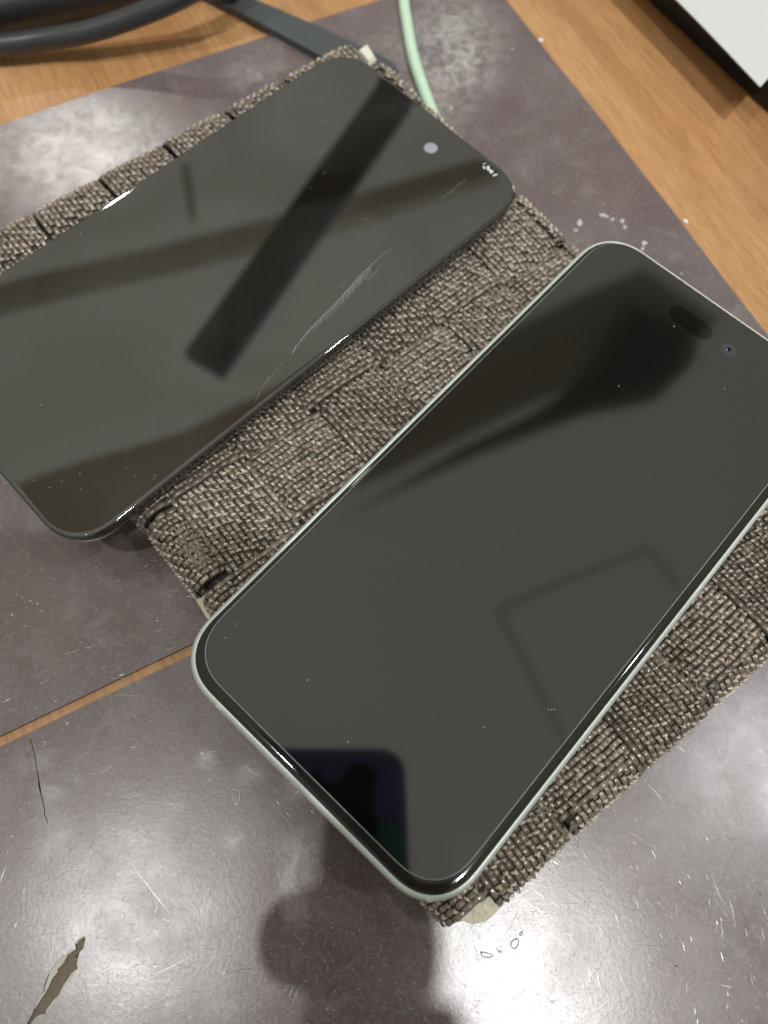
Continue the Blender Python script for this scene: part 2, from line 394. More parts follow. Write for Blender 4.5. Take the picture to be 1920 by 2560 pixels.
# what the openings show
b = MB(); b.prism([(p[0], p[1]) for p in px([(250, 1560), (560, 1000), (900, 400), (1150, 180), (1260, 300), (1120, 760), (640, 1420), (420, 1560)], (0, 2300), 5.53)], -.85, -.42)
b.build('torn_felt', M['felt'], mat2)
b = MB()
for L in ([(850, 515), (770, 605), (700, 705), (650, 830), (618, 930), (612, 985), (600, 1000), (550, 1075), (500, 1150), (470, 1240), (500, 1200), (560, 1100), (630, 1000), (660, 940), (690, 880), (720, 810), (780, 740), (800, 715), (790, 680), (830, 650), (880, 590), (905, 540), (930, 490), (1040, 405), (960, 432)],
          [(1072, 672), (1030, 745), (990, 802), (930, 882), (860, 1002), (770, 1112), (700, 1203), (622, 1302), (650, 1230), (690, 1180), (740, 1110), (820, 1030), (850, 950), (900, 870), (950, 800), (985, 740), (1040, 690)],
          [(1045, 330), (1090, 262), (1160, 222), (1150, 245), (1100, 275), (1065, 330)]):
    pts = px(L, (0, 2300), 5.53); b.prism(pts, -.40, .03 if L[0][0] == 1072 else -.04)
b.build('exposed_core', M['core'], mat2)
b = MB(); b.prism(px([(370, 352), (440, 335), (700, 1480), (560, 1480)], (0, 1780), 5.267), -.86, -.62); b.build('crack_floor', M['mat_side'], mat2)

# scratches, dust grains and paint flecks
def in_poly(x, y, P):
    c_ = False; j = len(P)-1
    for i in range(len(P)):
        if (P[i][1] > y) != (P[j][1] > y) and x < (P[j][0]-P[i][0])*(y-P[i][1])/(P[j][1]-P[i][1])+P[i][0]: c_ = not c_
        j = i
    return c_
def scratch_line(b, p, ang, ln, wd, a, curl=.0, z=.012, jit=.0):
    k = max(3, int(ln/1.2)+2); P = []; x, y = p; st = ln/(k-1)
    for i in range(k):
        P.append((x+random.uniform(-jit, jit), y+random.uniform(-jit, jit), z)); x += math.cos(ang)*st; y += math.sin(ang)*st; ang += curl*st+random.gauss(0, .03)
    b.ribbon(P, wd, a)
s1, s2 = MB(), MB()
for i in range(11000):
    x = rng.uniform(0, 1920); y = 1650+900*rng.power(1.6)
    if rng.random() < .35: x, y = rng.uniform(1150, 1920), rng.uniform(1700, 2560)
    if rng.random() < .10: x, y = rng.uniform(0, 500), rng.uniform(1350, 1800)
    p = at(x, y, 0)[:2]; la, lc = to_mat(p)
    tgt = s1 if la < -13.6 else s2 if la > -10 else None
    if tgt is None or in_poly(p[0], p[1], tear): continue
    ln = min(14, random.lognormvariate(-.05, .8)); 
    scratch_line(tgt, p, random.uniform(0, 6.3), ln, random.uniform(.045, .105), random.uniform(.10, .50)*(1.25 if ln < 2 else .8), random.gauss(0, .07), z=.018+.006*random.random())
def pxline(b, L, wd, a, z=.02):
    P = [at(x, y, z) for x, y in L]; Q = []
    for i in range(len(P)-1):
        k = max(1, int(np.linalg.norm(P[i+1]-P[i])/1.0))
        for j in range(k): Q.append(P[i]+(P[i+1]-P[i])*j/k+np.array([random.gauss(0, .05), random.gauss(0, .05), 0]))
    Q.append(P[-1]); b.ribbon(Q, wd, a)
for L, wd, a in [([(300, 1942), (480, 1935), (570, 1960), (660, 1975)], .14, .5), ([(365, 2077), (420, 2080), (520, 2090)], .14, .6), ([(470, 2030), (468, 2085), (440, 2140)], .1, .4), ([(430, 2130), (520, 2060)], .1, .45),
                 ([(300, 2110), (350, 2190), (430, 2290)], .12, .35), ([(700, 2040), (712, 1985)], .14, .5), ([(690, 2020), (735, 2070)], .1, .4), ([(560, 2440), (600, 2425), (650, 2420)], .14, .5),
                 ([(440, 2412), (490, 2422)], .16, .6), ([(590, 2330), (640, 2230), (670, 2180)], .1, .35), ([(380, 2440), (500, 2380)], .1, .35), ([(0, 1600), (60, 1570)], .1, .3), ([(530, 1800), (545, 1835)], .14, .6),
                 ([(590, 2480), (600, 2400)], .1, .35), ([(680, 2500), (750, 2540)], .16, .5), ([(690, 2560), (705, 2500)], .3, .4), ([(1640, 1830), (1600, 1960)], .12, .45), ([(1700, 1800), (1690, 1930)], .12, .35), ([(1760, 1640), (1800, 1740)], .12, .4),
                 ([(1480, 2150), (1520, 2260)], .12, .4), ([(1840, 2100), (1790, 2260)], .12, .4), ([(1560, 2360), (1660, 2330)], .12, .4), ([(1280, 2500), (1330, 2460)], .14, .5), ([(0, 2375), (60, 2345), (150, 2330)], .12, .4), ([(170, 2340), (300, 2335), (420, 2345)], .12, .35),
                 ([(20, 2300), (120, 2240), (230, 2230)], .1, .3), ([(850, 2360), (930, 2330), (1000, 2325)], .12, .3), ([(830, 2450), (900, 2390), (1010, 2370)], .12, .3), ([(240, 1990), (330, 2000), (380, 1985)], .1, .35)]:
    pxline(s2, L, wd, a)
for k in range(18):                                                  # a rubbed hatch beside the phone's shadow
    x = 745+k*3.2; pxline(s2, [(x, 2110+k*2), (x-52, 2208+k)], .16, .22)
for m_, s_ in ((mat1, s1), (mat2, s2)):
    o = s_.build('scratches', M['scratch'], m_, var=True); o['kind'] = 'stuff'
g1, g2, d2 = MB(), MB(), MB()
OCT = [(0, 1, 4), (1, 2, 4), (2, 3, 4), (3, 0, 4)]
def grain(b, p, r, h=None):
    a0 = random.uniform(0, 6); e = random.uniform(.5, 1)
    b.add([(p[0]+r*math.cos(a0+k*1.57), p[1]+r*e*math.sin(a0+k*1.57), .004) for k in range(4)]+[(p[0]+random.gauss(0, r*.2), p[1]+random.gauss(0, r*.2), h or r*.55)], OCT)
for i in range(7000):
    x = rng.uniform(0, 1920); y = 1300+1260*rng.power(1.7)
    if rng.random() < .12: x, y = rng.uniform(0, 1900), rng.uniform(100, 1300)
    p = at(x, y, 0)[:2]; la, lc = to_mat(p)
    if lc > 91 or la < -181 or in_poly(p[0], p[1], tear): continue
    if -13.6 < la < -10.5: continue
    grain(g1 if la < -12 else g2, p, random.choice([.04, .05, .05, .06, .06, .07, .08, .12])*(1 if y > 1200 else 1.2))
for x, y in [(1690, 2415), (1900, 2235), (190, 2390)]:
    p = at(x, y, 0)[:2]; grain(d2, p, .26)
for b_, m_, mm in ((g1, mat1, 'grain'), (g2, mat2, 'grain'), (d2, mat2, 'hole')):
    o = b_.build('dust_grains' if mm == 'grain' else 'dark_specks', M[mm], m_); o['kind'] = 'stuff'
fl = MB()
def fleck(b, cx, cy, r, z=.03, aspect=1, ang=0, n=9, rough=.35):
    P = []
    for k in range(n):
        q = 2*math.pi*k/n; rr = r*(1+random.uniform(-rough, rough)); u, v = rr*math.cos(q)*aspect, rr*math.sin(q)
        P.append((cx+u*math.cos(ang)-v*math.sin(ang), cy+u*math.sin(ang)+v*math.cos(ang)))
    b.prism(P, .004, z)
for x, y, r, asp in [(1450, 558, 1.1, 1.3), (1440, 575, .6, 1.4), (1508, 538, .8, 2.2), (1530, 548, .6, 1.6), (1556, 552, .7, 1.6), (1562, 568, .7, 1), (1612, 608, .9, 1.2), (1606, 622, .6, 1.5), (1596, 640, .3, 1.5), (1704, 684, .35, 1), (1128, 270, .6, 1), (1282, 122, .4, 1),
                     (1352, 104, .5, 1.2), (1385, 482, .3, 1), (1017, 381, .3, 1), (233, 252, .9, 1.5), (200, 283, .7, 1), (240, 1700, .0, 1)]:
    if r: p = at(x, y, 0); fleck(fl, p[0], p[1], r*.8, aspect=asp, ang=random.uniform(0, 3))
for x, y, r in [(240, 1418, .25), (365, 1416, .3), (75, 1502, .3), (94, 1509, .25), (105, 1527, .22), (30, 1537, .3), (168, 1808, .3), (112, 1855, .28), (193, 1953, .28), (73, 2007, .26), (52, 2024, .24), (30, 2091, .3), (20, 2127, .28), (190, 2160, .3), (98, 2175, .24), (505, 1885, .5), (510, 1895, .4), (590, 2010, .35)]:
    p = at(x, y, 0); fleck(fl, p[0], p[1], r*.75, aspect=1.3, ang=random.uniform(0, 3), n=6)
o = fl.build('paint_flecks', M['fleck'], mat1); o['kind'] = 'stuff'
# scraps on the bare wood
for i, (x, y) in enumerate([(1352, 103), (1712, 555)]):
    p = at(x, y, -.9); b = MB(); P = [(p[0]+.9*math.cos(q)*random.uniform(.7, 1.2), p[1]+.7*math.sin(q)*random.uniform(.7, 1.2)) for q in np.linspace(0, 5.6, 8)]; b.prism(P, -.9, -.4)
    tag(b.build('crumb', M['grain']), ['pale crumb on the wood beside the top of the mat edge', 'pale crumb on the wood to the right of the white flecks'][i], 'crumb')
# dried ring-shaped drips below the pad corner
for L, cl_ in [([(800, 660), (850, 590), (945, 545), (965, 600), (955, 680), (910, 750), (870, 770), (830, 730)], 1), ([(180, 830), (290, 845), (400, 885), (450, 905), (390, 935), (270, 940), (205, 905)], 1), ([(515, 750), (550, 820), (610, 865), (635, 820), (600, 790), (565, 830)], 0), ([(990, 480), (1000, 430), (1050, 400), (1045, 450), (1010, 495)], 1)]:
    P = [at(1180+x/8.295, 2280+y/8.295, .08) for x, y in L]
    b = MB(); b.tube(P+([P[0]] if cl_ else []), .09, 6); b.build('dried_drip', M['drip'], mat2, True)
Lp = [(775, 210), (800, 200), (825, 225), (830, 270), (812, 305), (790, 280), (778, 240), (775, 210)]
b = MB(); b.tube([at(300+x/2.765, 1900+y/2.765, .06) for x, y in Lp], .11, 6); b.build('dried_drip', M['core'], mat2, True)

# ------------------------------------------------------------------ woven pad
T = 13.9; UW, VW, V0 = 199.0, 131.0, -3.0; PADA = rad(-9.5)
ex = np.array([math.cos(PADA), math.sin(PADA), 0]); ey = np.array([-math.sin(PADA), math.cos(PADA), 0])
PO = -146.0*ex-64.6*ey                                              # pad corner (u=0,v=0)
def pad(u, v, z):
    q = min(1, max(0, (v-100)/28)); v = v+.05*(u-92)*(1-q*q*(3-2*q))   # the pad is a little out of square
    return PO+u*ex+v*ey+np.array([0, 0, z])
def pad_uv(p): d = np.array([p[0], p[1], 0])-PO; return d@ex, d@ey
PH2 = dict(c=(0, 0), w=71.6, l=147.6, r=12.3, a=0.0)
PA1 = rad(-3.6)
# black phone's frame: centre from its measured edges
ax1 = np.array([math.cos(PA1), math.sin(PA1)]); ay1 = np.array([-math.sin(PA1), math.cos(PA1)])
PH1 = dict(c=(-96.2, .5), w=70.6, l=143.4, r=12.0, a=PA1)
def under_phone(p, margin):
    for h in (PH1, PH2):
        d = np.array([p[0]-h['c'][0], p[1]-h['c'][1]]); ca, sa = math.cos(h['a']), math.sin(h['a'])
        x, y = d[0]*ca+d[1]*sa, -d[0]*sa+d[1]*ca
        if abs(x) < h['w']/2-margin and abs(y) < h['l']/2-margin: return True
    return False
pad_root = empty('woven_pad', 'flat brown pad woven from wide nylon webbing, both phones rest on it', 'woven pad')
# board inside
b = MB()
def rrect_n(a_, b_, r_):
    out = []; base = rrect(a_, b_, r_, 6); m_ = len(base)
    for i in range(m_):
        p, q = np.array(base[i]), np.array(base[(i+1) % m_]); k = 24 if (i+1) % 7 == 0 else 1
        out += [tuple(p+(q-p)*j/k) for j in range(k)]
    return out
def pad_ring(ins, z, r=5): return [tuple(pad(UW/2+x+.6, VW/2+V0+y, z)) for x, y in rrect_n(UW-2*ins, VW-2*ins, r)]
def board_ring(ins, z):
    out = []
    for p in pad_ring(ins, z):
        d = np.array(p)-PO; u_, v_ = d@ex, d@ey; o_ = np.zeros(3)
        if u_ > UW-4: o_ += ex*(-.5+.65*math.sin(v_*.17+.6)+.12*math.sin(v_*1.3))
        if v_ < 8: o_ -= ey*((.0 if u_ < 150 else -1.6)+.9*math.sin(u_*.16+1.5)+.12*math.sin(u_*1.1))
        out.append(tuple(np.array(p)+o_))
    return out
V, F = loft([board_ring(1, 4.6), board_ring(-1.1, 4.9), board_ring(-1.1, 6.2), board_ring(.5, 6.6)]); mesh_obj('board', V, F, M['cream'], pad_root)
V, F = loft([pad_ring(.6, .05), pad_ring(-.2, .8), pad_ring(.4, 4.5)]); mesh_obj('underside', V, F, M['strap'], pad_root)
V, F = loft([pad_ring(1.8, 6.65), pad_ring(2.2, T-5), pad_ring(3.5, T-3.4), pad_ring(6, T-3.2)]); mesh_obj('core', V, F, M['strap'], pad_root)

R_ED = 4.6
def strap_path(length, s):
    """profile across the pad along one strap; s runs over side, arc, top, arc, side. returns (pos along, z, nx, nz)"""
    side = T-1.2-R_ED; arc = math.pi/2*R_ED; top = length-2*R_ED
    zt = T-1.2
    if s < side: return 0, s+.2, -1, 0
    s -= side
    if s < arc: q = s/R_ED; return R_ED-R_ED*math.cos(q), zt-R_ED+R_ED*math.sin(q), -math.cos(q), math.sin(q)
    s -= arc
    if s < top: return R_ED+s, zt, 0, 1
    s -= top
    if s < arc: q = s/R_ED; return length-R_ED+R_ED*math.sin(q), zt-R_ED+R_ED*math.cos(q), math.sin(q), math.cos(q)
    s -= arc
    return length, zt-R_ED-s+.2, 1, 0
def total(length): return 2*(T-1.2-R_ED)+math.pi*R_ED+length-2*R_ED
def over(idx, along, is_x):
    """+1 where this strap lies over the crossing one, -1 where it dives under"""
    L_ = UW if is_x else VW
    o_ = 12 if is_x else 4; n_ = 9 if is_x else 6
    k = (along-o_)/20
    if is_x and along > 92: k = 4+(along-92)/21
    if k < 0 or k >= n_:
        base = 1.0
        # blend from the last crossing
        kk = 0 if k < 0 else n_-1; par = ((idx+kk) % 2 == 0); sgn = 1 if (par == is_x) else -1
        d = (-k if k < 0 else k-n_)*20 if not (is_x and k >= n_) else 9
        edge = min(1, d/3.0)
        return (0 if sgn < 0 else 1)*(1-edge)+base*edge
    kk = int(k); par = ((idx+kk) % 2 == 0); sgn = 1 if (par == is_x) else -1
    f = (k-kk); v = math.sin(math.pi*f)
    return sgn*min(1, 1.9*v)
AMP = 1.25
def strap(idx, is_x):
    ctr = (14+20*idx) if is_x else (22+20*idx if idx < 4 else 102.5+21*(idx-4))
    ext = 2.6 if (not is_x and idx == 8) else .8 if (not is_x and idx == 7) else 0
    length = UW if is_x else VW+ext
    W = 19.3; tot = total(length); tone = rng.normal(0, .075)
    wob = rng.uniform(0, 6, 4)
    def frame(s, lat):
        a, z, nx, nz = strap_path(length, s)
        ov = over(idx, a if is_x else a+V0-ext, is_x) if nz > .99 else 1.0*(1 if nz < .6 else .9)
        z2 = z+(AMP*ov if nz > .0 else 0)*max(0, nz)
        bow = .35*(lat/(W/2))**2                                     # webbing edges bend down
        a2 = a+(nx*(0.55 if nz < .99 else 0))
        lat2 = lat*(1+.012*math.sin(s*.21+wob[0]))+.25*math.sin(s*.09+wob[1])
        wave = .16*math.sin(s*.33+wob[2])*math.cos(lat*.25+wob[3])
        n3 = (ex*nx if is_x else ey*nx)+np.array([0, 0, nz])
        t3 = (ex*nz if is_x else ey*nz)+np.array([0, 0, -nx])
        l3 = ey if is_x else ex
        P = (pad(a2, ctr+lat2, z2) if is_x else pad(ctr+lat2, a2+V0-ext, z2))+n3*(wave-bow*nz)
        return P, t3, l3, n3, ov, nz
    # backing slab
    b = MB(); k = 1+int(tot/2.0); lats = [-W/2, -W/4, 0, W/4, W/2]; top = []; bot = []
    for i in range(k+1):
        for la in lats:
            P, t3, l3, n3, ov, nz = frame(tot*i/k, la); top.append(P-n3*.25); bot.append(P-n3*.75)
    n = len(lats); V = top+bot; o_ = len(top); F = []
    for i in range(k):
        for j in range(n-1):
            q = i*n+j; F += [(q, q+1, q+n+1, q+n), (o_+q, o_+q+n, o_+q+n+1, o_+q+1)]
        q = i*n; F += [(q, q+n, o_+q+n, o_+q), (q+n-1, o_+q+n-1, o_+q+2*n-1, q+2*n-1)]
    b.add(V, F); sp_ = b.build('webbing_strap', M['strap'], pad_root)
    # yarns
    Y = MB(); ribs = 14; pitch = W/ribs; per = 2.5
    ptone = {k: rng.normal(0, .03) for k in range(-2, 14)}
    if is_x and idx == 2: ptone[4] = -.13
    NL, NA = 6, 6
    def float_(P, d, l, nn, ln, wd, ht, a, tiltn=0):
        V = []
        bend = rng.normal(0, .05)
        for i in range(NL):
            f = i/(NL-1); x = (f-.5)*ln; prof = math.sin(math.pi*min(max(.06+.88*f, 0), 1))**.55
            lift = ht*.45*prof-.22*(1-prof)
            for j in range(NA):
                q = math.pi*(-.12+1.24*j/(NA-1))
                V.append(P+d*x+l*(math.cos(q)*wd/2*(.62+.38*prof)+bend*math.sin(math.pi*f))+nn*(lift+math.sin(q)*ht*.55*prof))
        F = [(i*NA+j, i*NA+j+1, (i+1)*NA+j+1, (i+1)*NA+j) for i in range(NL-1) for j in range(NA-1)]
        Y.add(V, F, a)
    for i in range(ribs):
        lat = (i-(ribs-1)/2)*pitch; s = (i % 3)*per/3*1.02+rng.uniform(-.12, .12)
        while s < tot-.4:
            P, t3, l3, n3, ov, nz = frame(s, lat)
            deep = under_phone(P, 7)
            if P[2] > .5 and not (ov < -.55 and nz > .9) and not deep:
                pt = ptone[int(math.floor(((strap_path(length, s)[0]-12)/20 if is_x else (strap_path(length, s)[0]-4)/20)))]
                a = np.clip(.38+tone+pt+.10*math.sin(s*.13+wob[3])*math.cos(lat*.2+wob[0])+rng.normal(0, .09), 0, 1)
                jl = rng.normal(0, .07)
                edge = abs(lat) > W/2-pitch*1.1
                float_(P+l3*jl, t3, l3, n3, per*(.80 if not edge else 1.0)*rng.uniform(.92, 1.1), pitch*.94*rng.uniform(.88, 1.08), .60*rng.uniform(.85, 1.2), a)
                P2, t3, l3, n3, ov, nz = frame(min(tot-.2, s+per/2), lat)
                if not edge:
                    a = np.clip(.84+tone+pt*1.5+rng.normal(0, .16), 0, 1)  # weft paler: the glint of its filaments is put into the colour
                    float_(P2+l3*(jl+rng.normal(0,.1))+t3*rng.normal(0,.12)+n3*.12, l3*.97+t3*.22, t3, n3, pitch*rng.uniform(.72, 1.0), .72*rng.uniform(.8, 1.2), .78*rng.uniform(.8, 1.35), a)
            s += per*rng.uniform(.96, 1.04)
    if Y.V:
        o = Y.build('yarn_weave', M['yarn'], sp_, True, True); o['kind'] = 'stuff'
    return sp_
for r_ in range(6): strap(r_, True)
for c_ in range(9): strap(c_, False)
# loose fibres
th = MB()
def wisp(p, n, spread, ln):
    for i in range(n):
        q = np.array(p)+np.array([rng.normal(0, spread), rng.normal(0, spread), rng.uniform(-.2, .5)])
        a = rng.uniform(0, 6.28); P = [q]
        for k in range(6):
            a += rng.normal(0, .6); P.append(P[-1]+np.array([math.cos(a)*ln/6, math.sin(a)*ln/6, rng.normal(0, .14)]))
        th.tube(P, .045, 4, float(np.clip(rng.normal(.8, .12), 0, 1)), False)
for (x, y, z, n, sprd, ln) in [(478, 1365, T+.5, 42, 1.5, 4), (505, 1385, T+.2, 26, 1.3, 3.5), (1222, 690, T+.8, 8, .8, 5), (1250, 745, T+.8, 18, 2.5, 3), (985, 955, T+.7, 16, 2.0, 4), (1345, 2010, T+.8, 12, 1.2, 4), (1425, 2095, T, 14, 1.2, 3), (1640, 1640, T+.8, 8, 1, 4), (1190, 2240, T, 24, 1.8, 4), (1440, 620, T-1, 26, 2.2, 4), (1740, 1700, T-.5, 16, 1.3, 3.5), (560, 1500, T-1, 12, 1.2, 4), (700, 1290, T+.5, 10, 1.5, 3.5), (820, 1240, T+.5, 10, 1.5, 3.5)]:
    wisp(at(x, y, z), n, sprd, ln)
o = th.build('loose_fibres', M['yarn'], pad_root, True, True); o['kind'] = 'stuff'
# pale liner peeking out of the corner and the ivory peg at the far corner
b = MB(); V = []
lo_ = [(181, V0-2.2), (185, V0-3.3), (189, V0-4.0), (193, V0-4.1), (196.5, V0-3.2), (199, V0-1), (200.2, V0+3), (200.2, V0+8)]
for k, q in enumerate(lo_):
    p = pad(*q, 0); d = pad(190, 8, 0)-p; d /= np.linalg.norm(d)
    for j, (dd, zz) in enumerate(((.6, .05), (.3+.3*math.sin(k*3.), 1.0), (.6, 1.7+.4*math.sin(k*2.1)), (1.5, 2.2+.4*math.sin(k*2.7)), (2.6, 2.4))): V.append(p+d*dd+np.array([0, 0, zz]))
b.add(V, [(i*5+j, i*5+j+1, (i+1)*5+j+1, (i+1)*5+j) for i in range(len(lo_)-1) for j in range(4)]); b.build('crumpled_liner', M['cream'], pad_root, True)
b = MB()
pts = [at(*q, 11.5)[:2] for q in [(892, 130), (917, 112), (941, 150), (922, 166)]]
cx, cy = np.mean([p[0] for p in pts]), np.mean([p[1] for p in pts])
rings = [[(cx+(p[0]-cx)*k, cy+(p[1]-cy)*k, z) for p in pts] for k, z in ((.85, 2), (1, 9.5), (1, 11.6), (.72, 12.6))]
V, F = loft(rings); mesh_obj('corner_peg', V, F, M['ivory'], pad_root)

# ------------------------------------------------------------------ phones
def phone_rings(h, prof):
    out = []; ca, sa = math.cos(h['a']), math.sin(h['a'])
    for ins, z in prof:
        ring = []
        for x, y in rrect(h['w']-2*ins, h['l']-2*ins, max(.5, h['r']-ins), 14): ring.append((h['c'][0]+x*ca-y*sa, h['c'][1]+x*sa+y*ca, z))
        out.append(ring)
    return out
def disc(cx, cy, r, z0, z1, n=28): return [(cx+r*math.cos(2*math.pi*k/n), cy+r*math.sin(2*math.pi*k/n)) for k in range(n)]
ZB = 14.75
p2 = empty('smartphone', 'mint green phone with dark screen lying on the near end of the woven pad', 'phone')
V, F = loft(phone_rings(PH2, [(2.6, ZB), (1.2, ZB+.25), (.45, ZB+.9), (.12, ZB+1.9), (0, ZB+3.6), (.05, ZB+5.1), (.22, ZB+6.1), (.55, ZB+6.75), (.95, ZB+7.08), (1.25, ZB+7.16), (1.3, ZB+6.9)]))
mesh_obj('frame', V, F, M['mint'], p2, True)
ZG = ZB+7.2
V, F = loft(phone_rings(PH2, [(1.28, ZG-.5), (1.28, ZG-.06), (1.45, ZG+.12), (1.9, ZG+.3), (2.5, ZG+.36), (3.1, ZG+.37)]), False)
g_ = mesh_obj('front_glass', V, F, M['glass'], p2, True)
for a_, b__ in (((1695, 786), (1754, 830)),):                          # sensor slot and front camera behind the glass
    A, B = at(*a_, ZG+.38)[:2], at(*b__, ZG+.38)[:2]; d = (B-A)/np.linalg.norm(B-A); nn = np.array([-d[1], d[0]]); r0 = 2.35; P = []
    for k in range(13): q = math.pi*k/12; P.append(B+r0*(math.sin(q)*d*1+math.cos(q)*nn))
    for k in range(13): q = math.pi*k/12; P.append(A-r0*(math.sin(q)*d+math.cos(q)*nn))
    m_ = MB(); m_.prism([tuple(p) for p in P], ZG+.762, ZG+.768); m_.build('sensor_slot', M['slot'], p2)
C2 = at(1820, 877, ZG+.38)
m_ = MB(); m_.prism(disc(C2[0], C2[1], 1.9, 0, 0), ZG+.762, ZG+.768); fc = m_.build('front_camera', M['lens_dark'], p2)
m_ = MB(); m_.prism(disc(C2[0]-.1, C2[1]+.1, .5, 0, 0), ZG+.769, ZG+.774); m_.build('lens', M['void'], fc)
m_ = MB(); m_.prism(disc(C2[0]-.35, C2[1]-.25, .2, 0, 0), ZG+.775, ZG+.779); m_.build('lens_glint', pm('violet_glint', (.3, .26, .75), .2), fc)  # tiny disc painted as the highlight on the lens
# screen protector: a pane of its own laid slightly off-centre
pc = ((-PH2['w']/2+2.35)+(PH2['w']/2-3.1))/2, ((-PH2['l']/2+3.4)+(PH2['l']/2-1.9))/2
PR = dict(c=pc, w=PH2['w']-5.45, l=PH2['l']-5.3, r=10.3, a=0)
V, F = loft(phone_rings(PR, [(0, ZG+.40), (0, ZG+.66), (.14, ZG+.76)]), True, True)
pr = mesh_obj('screen_protector', V, F, [M['clear'], M['glass_edge']], p2)
n_ = 60
pr.data.polygons.foreach_set('material_index', [1]*(2*n_)+[0, 0]); pr.data.update()
# antenna bands
for q in ((548, 1777), (1071, 2238)):
    A = at(*q, ZB+4)[:2]; ring = phone_rings(PH2, [(-.012, ZB+1.9), (-.012, ZB+3.6), (.038, ZB+5.1), (.205, ZB+6.1), (.53, ZB+6.77), (.93, ZB+7.10)])
    j = min(range(len(ring[0])), key=lambda i: (ring[0][i][0]-A[0])**2+(ring[0][i][1]-A[1])**2)
    V = []; nxt = np.array(ring[0][(j+1) % len(ring[0])]); cur0 = np.array(ring[0][j]); dd = (nxt-cur0); dd /= np.linalg.norm(dd)
    off = np.array([A[0]-cur0[0], A[1]-cur0[1], 0])@dd
    for rg_ in ring:
        c0 = np.array(rg_[j])+dd*off; V += [c0-dd*.75, c0+dd*.75]
    mesh_obj('antenna_band', V, [(2*i, 2*i+1, 2*i+3, 2*i+2) for i in range(len(ring)-1)], M['mint_band'], p2, True)
# grips under the phone so that the pane is not floating: camera plate at the back
V, F = loft(phone_rings(dict(c=(17, 55), w=28, l=28, r=6, a=0), [(0, ZB), (.3, ZB-.25)])); mesh_obj('rear_camera_plate', V, F, M['mint'], p2)
dm = MB()
for x, y in [(588, 1560), (563, 1594), (768, 1700), (870, 1855), (1210, 1818), (1385, 1774), (1370, 1774), (1378, 1775), (1547, 965), (1685, 816), (1811, 972)]:
    p = at(x, y, ZG+.77); dm.prism([(p[0]+.16*math.cos(q), p[1]+.09*math.sin(q)) for q in (0, 1, 2, 3, 4, 5)], ZG+.762, ZG+.80)
o = dm.build('dust_specks', M['fleck'], p2); o['kind'] = 'stuff'

p1 = empty('smartphone', 'black phone with a long white scratch across its screen, far end of the woven pad', 'phone')
ZC = 14.75
V, F = loft(phone_rings(PH1, [(3.6, ZC), (2.0, ZC+.25), (1.2, ZC+.9), (.65, ZC+2.0), (.35, ZC+3.6), (.3, ZC+4.5), (.42, ZC+5.0), (.4, ZC+5.1)]))
mesh_obj('frame', V, F, M['black_metal'], p1, True)
V, F = loft(phone_rings(PH1, [(.42, ZC+5.0), (.3, ZC+5.25), (.4, ZC+5.5), (.6, ZC+5.6)]), False, False)
mesh_obj('rim', V, F, M['black_metal'], p1, True)
ZT = ZC+6.0
V, F = loft(phone_rings(PH1, [(.62, ZT-.6), (.55, ZT-.22), (.7, ZT-.10), (.95, ZT-.03), (1.3, ZT-.004), (1.8, ZT)]), False)
mesh_obj('front_glass', V, F, M['glass1'], p1, True)
C1 = at(1077, 370, ZT)
m_ = MB(); m_.prism(disc(C1[0], C1[1], 1.85, 0, 0), ZT+.002, ZT+.01); fc = m_.build('front_camera', M['pale_disc'], p1)  # pale disc and lens: their reflection is put into the colour
m_ = MB(); m_.prism(disc(C1[0]+.05, C1[1], 1.5, 0, 0), ZT+.011, ZT+.016); m_.build('lens', M['lens'], fc)
# the scratch: one long score with a feathered scrape beside it
sc = MB()
def gl(L, wd, a, jit=.03):
    P = [at(620+x/3.606, 620+y/3.606, ZT+.012) for x, y in L]; Q = []
    for i in range(len(P)-1):
        k = max(1, int(np.linalg.norm(P[i+1]-P[i])/.7))
        for j in range(k): Q.append(P[i]+(P[i+1]-P[i])*j/k+np.array([random.gauss(0, jit), random.gauss(0, jit), 0]))
    Q.append(P[-1]); sc.ribbon(Q, wd, a)
up = [(1290, 0), (1150, 120), (1070, 195), (1000, 260), (940, 330), (870, 410), (780, 510), (700, 590), (620, 670), (560, 730), (500, 800), (440, 880)]
lo = [(1190, 170), (1120, 240), (1060, 320), (990, 380), (930, 460), (870, 530), (800, 600), (720, 670), (650, 720), (590, 790), (520, 870), (440, 915)]
gl(up, .20, .62); gl(up[5:], .26, .30); gl([(1190, 170), (1130, 235), (1060, 300)], .25, .3)
def lerp_path(L, f):
    k = f*(len(L)-1); i = min(int(k), len(L)-2); return np.array(L[i])+(np.array(L[i+1])-np.array(L[i]))*(k-i)
for i in range(84):
    f = .14+.85*i/84; A = lerp_path(up, f); B = lerp_path(lo, min(1, f+.035+.03*random.random())); e_ = random.uniform(.35, .8)*(.55 if i > 62 else 1)
    Bm = A+(B-A)*e_; gl([tuple(A), tuple((A+Bm)/2+np.array([2, 2])), tuple(Bm)], random.uniform(.08, .17), random.uniform(.14, .40), .015)
gl([(440, 880), (400, 945)], .25, .6); gl([(300, 1050), (260, 1105), (180, 1180), (120, 1270), (90, 1320), (60, 1400)], .12, .35)
for q in [(406, 945), (300, 1048), (262, 1100), (185, 1178), (95, 1315), (85, 1350), (1152, 120), (870, 400), (868, 300), (850, 350)]: gl([q, (q[0]+5, q[1]+9)], .18, .6)
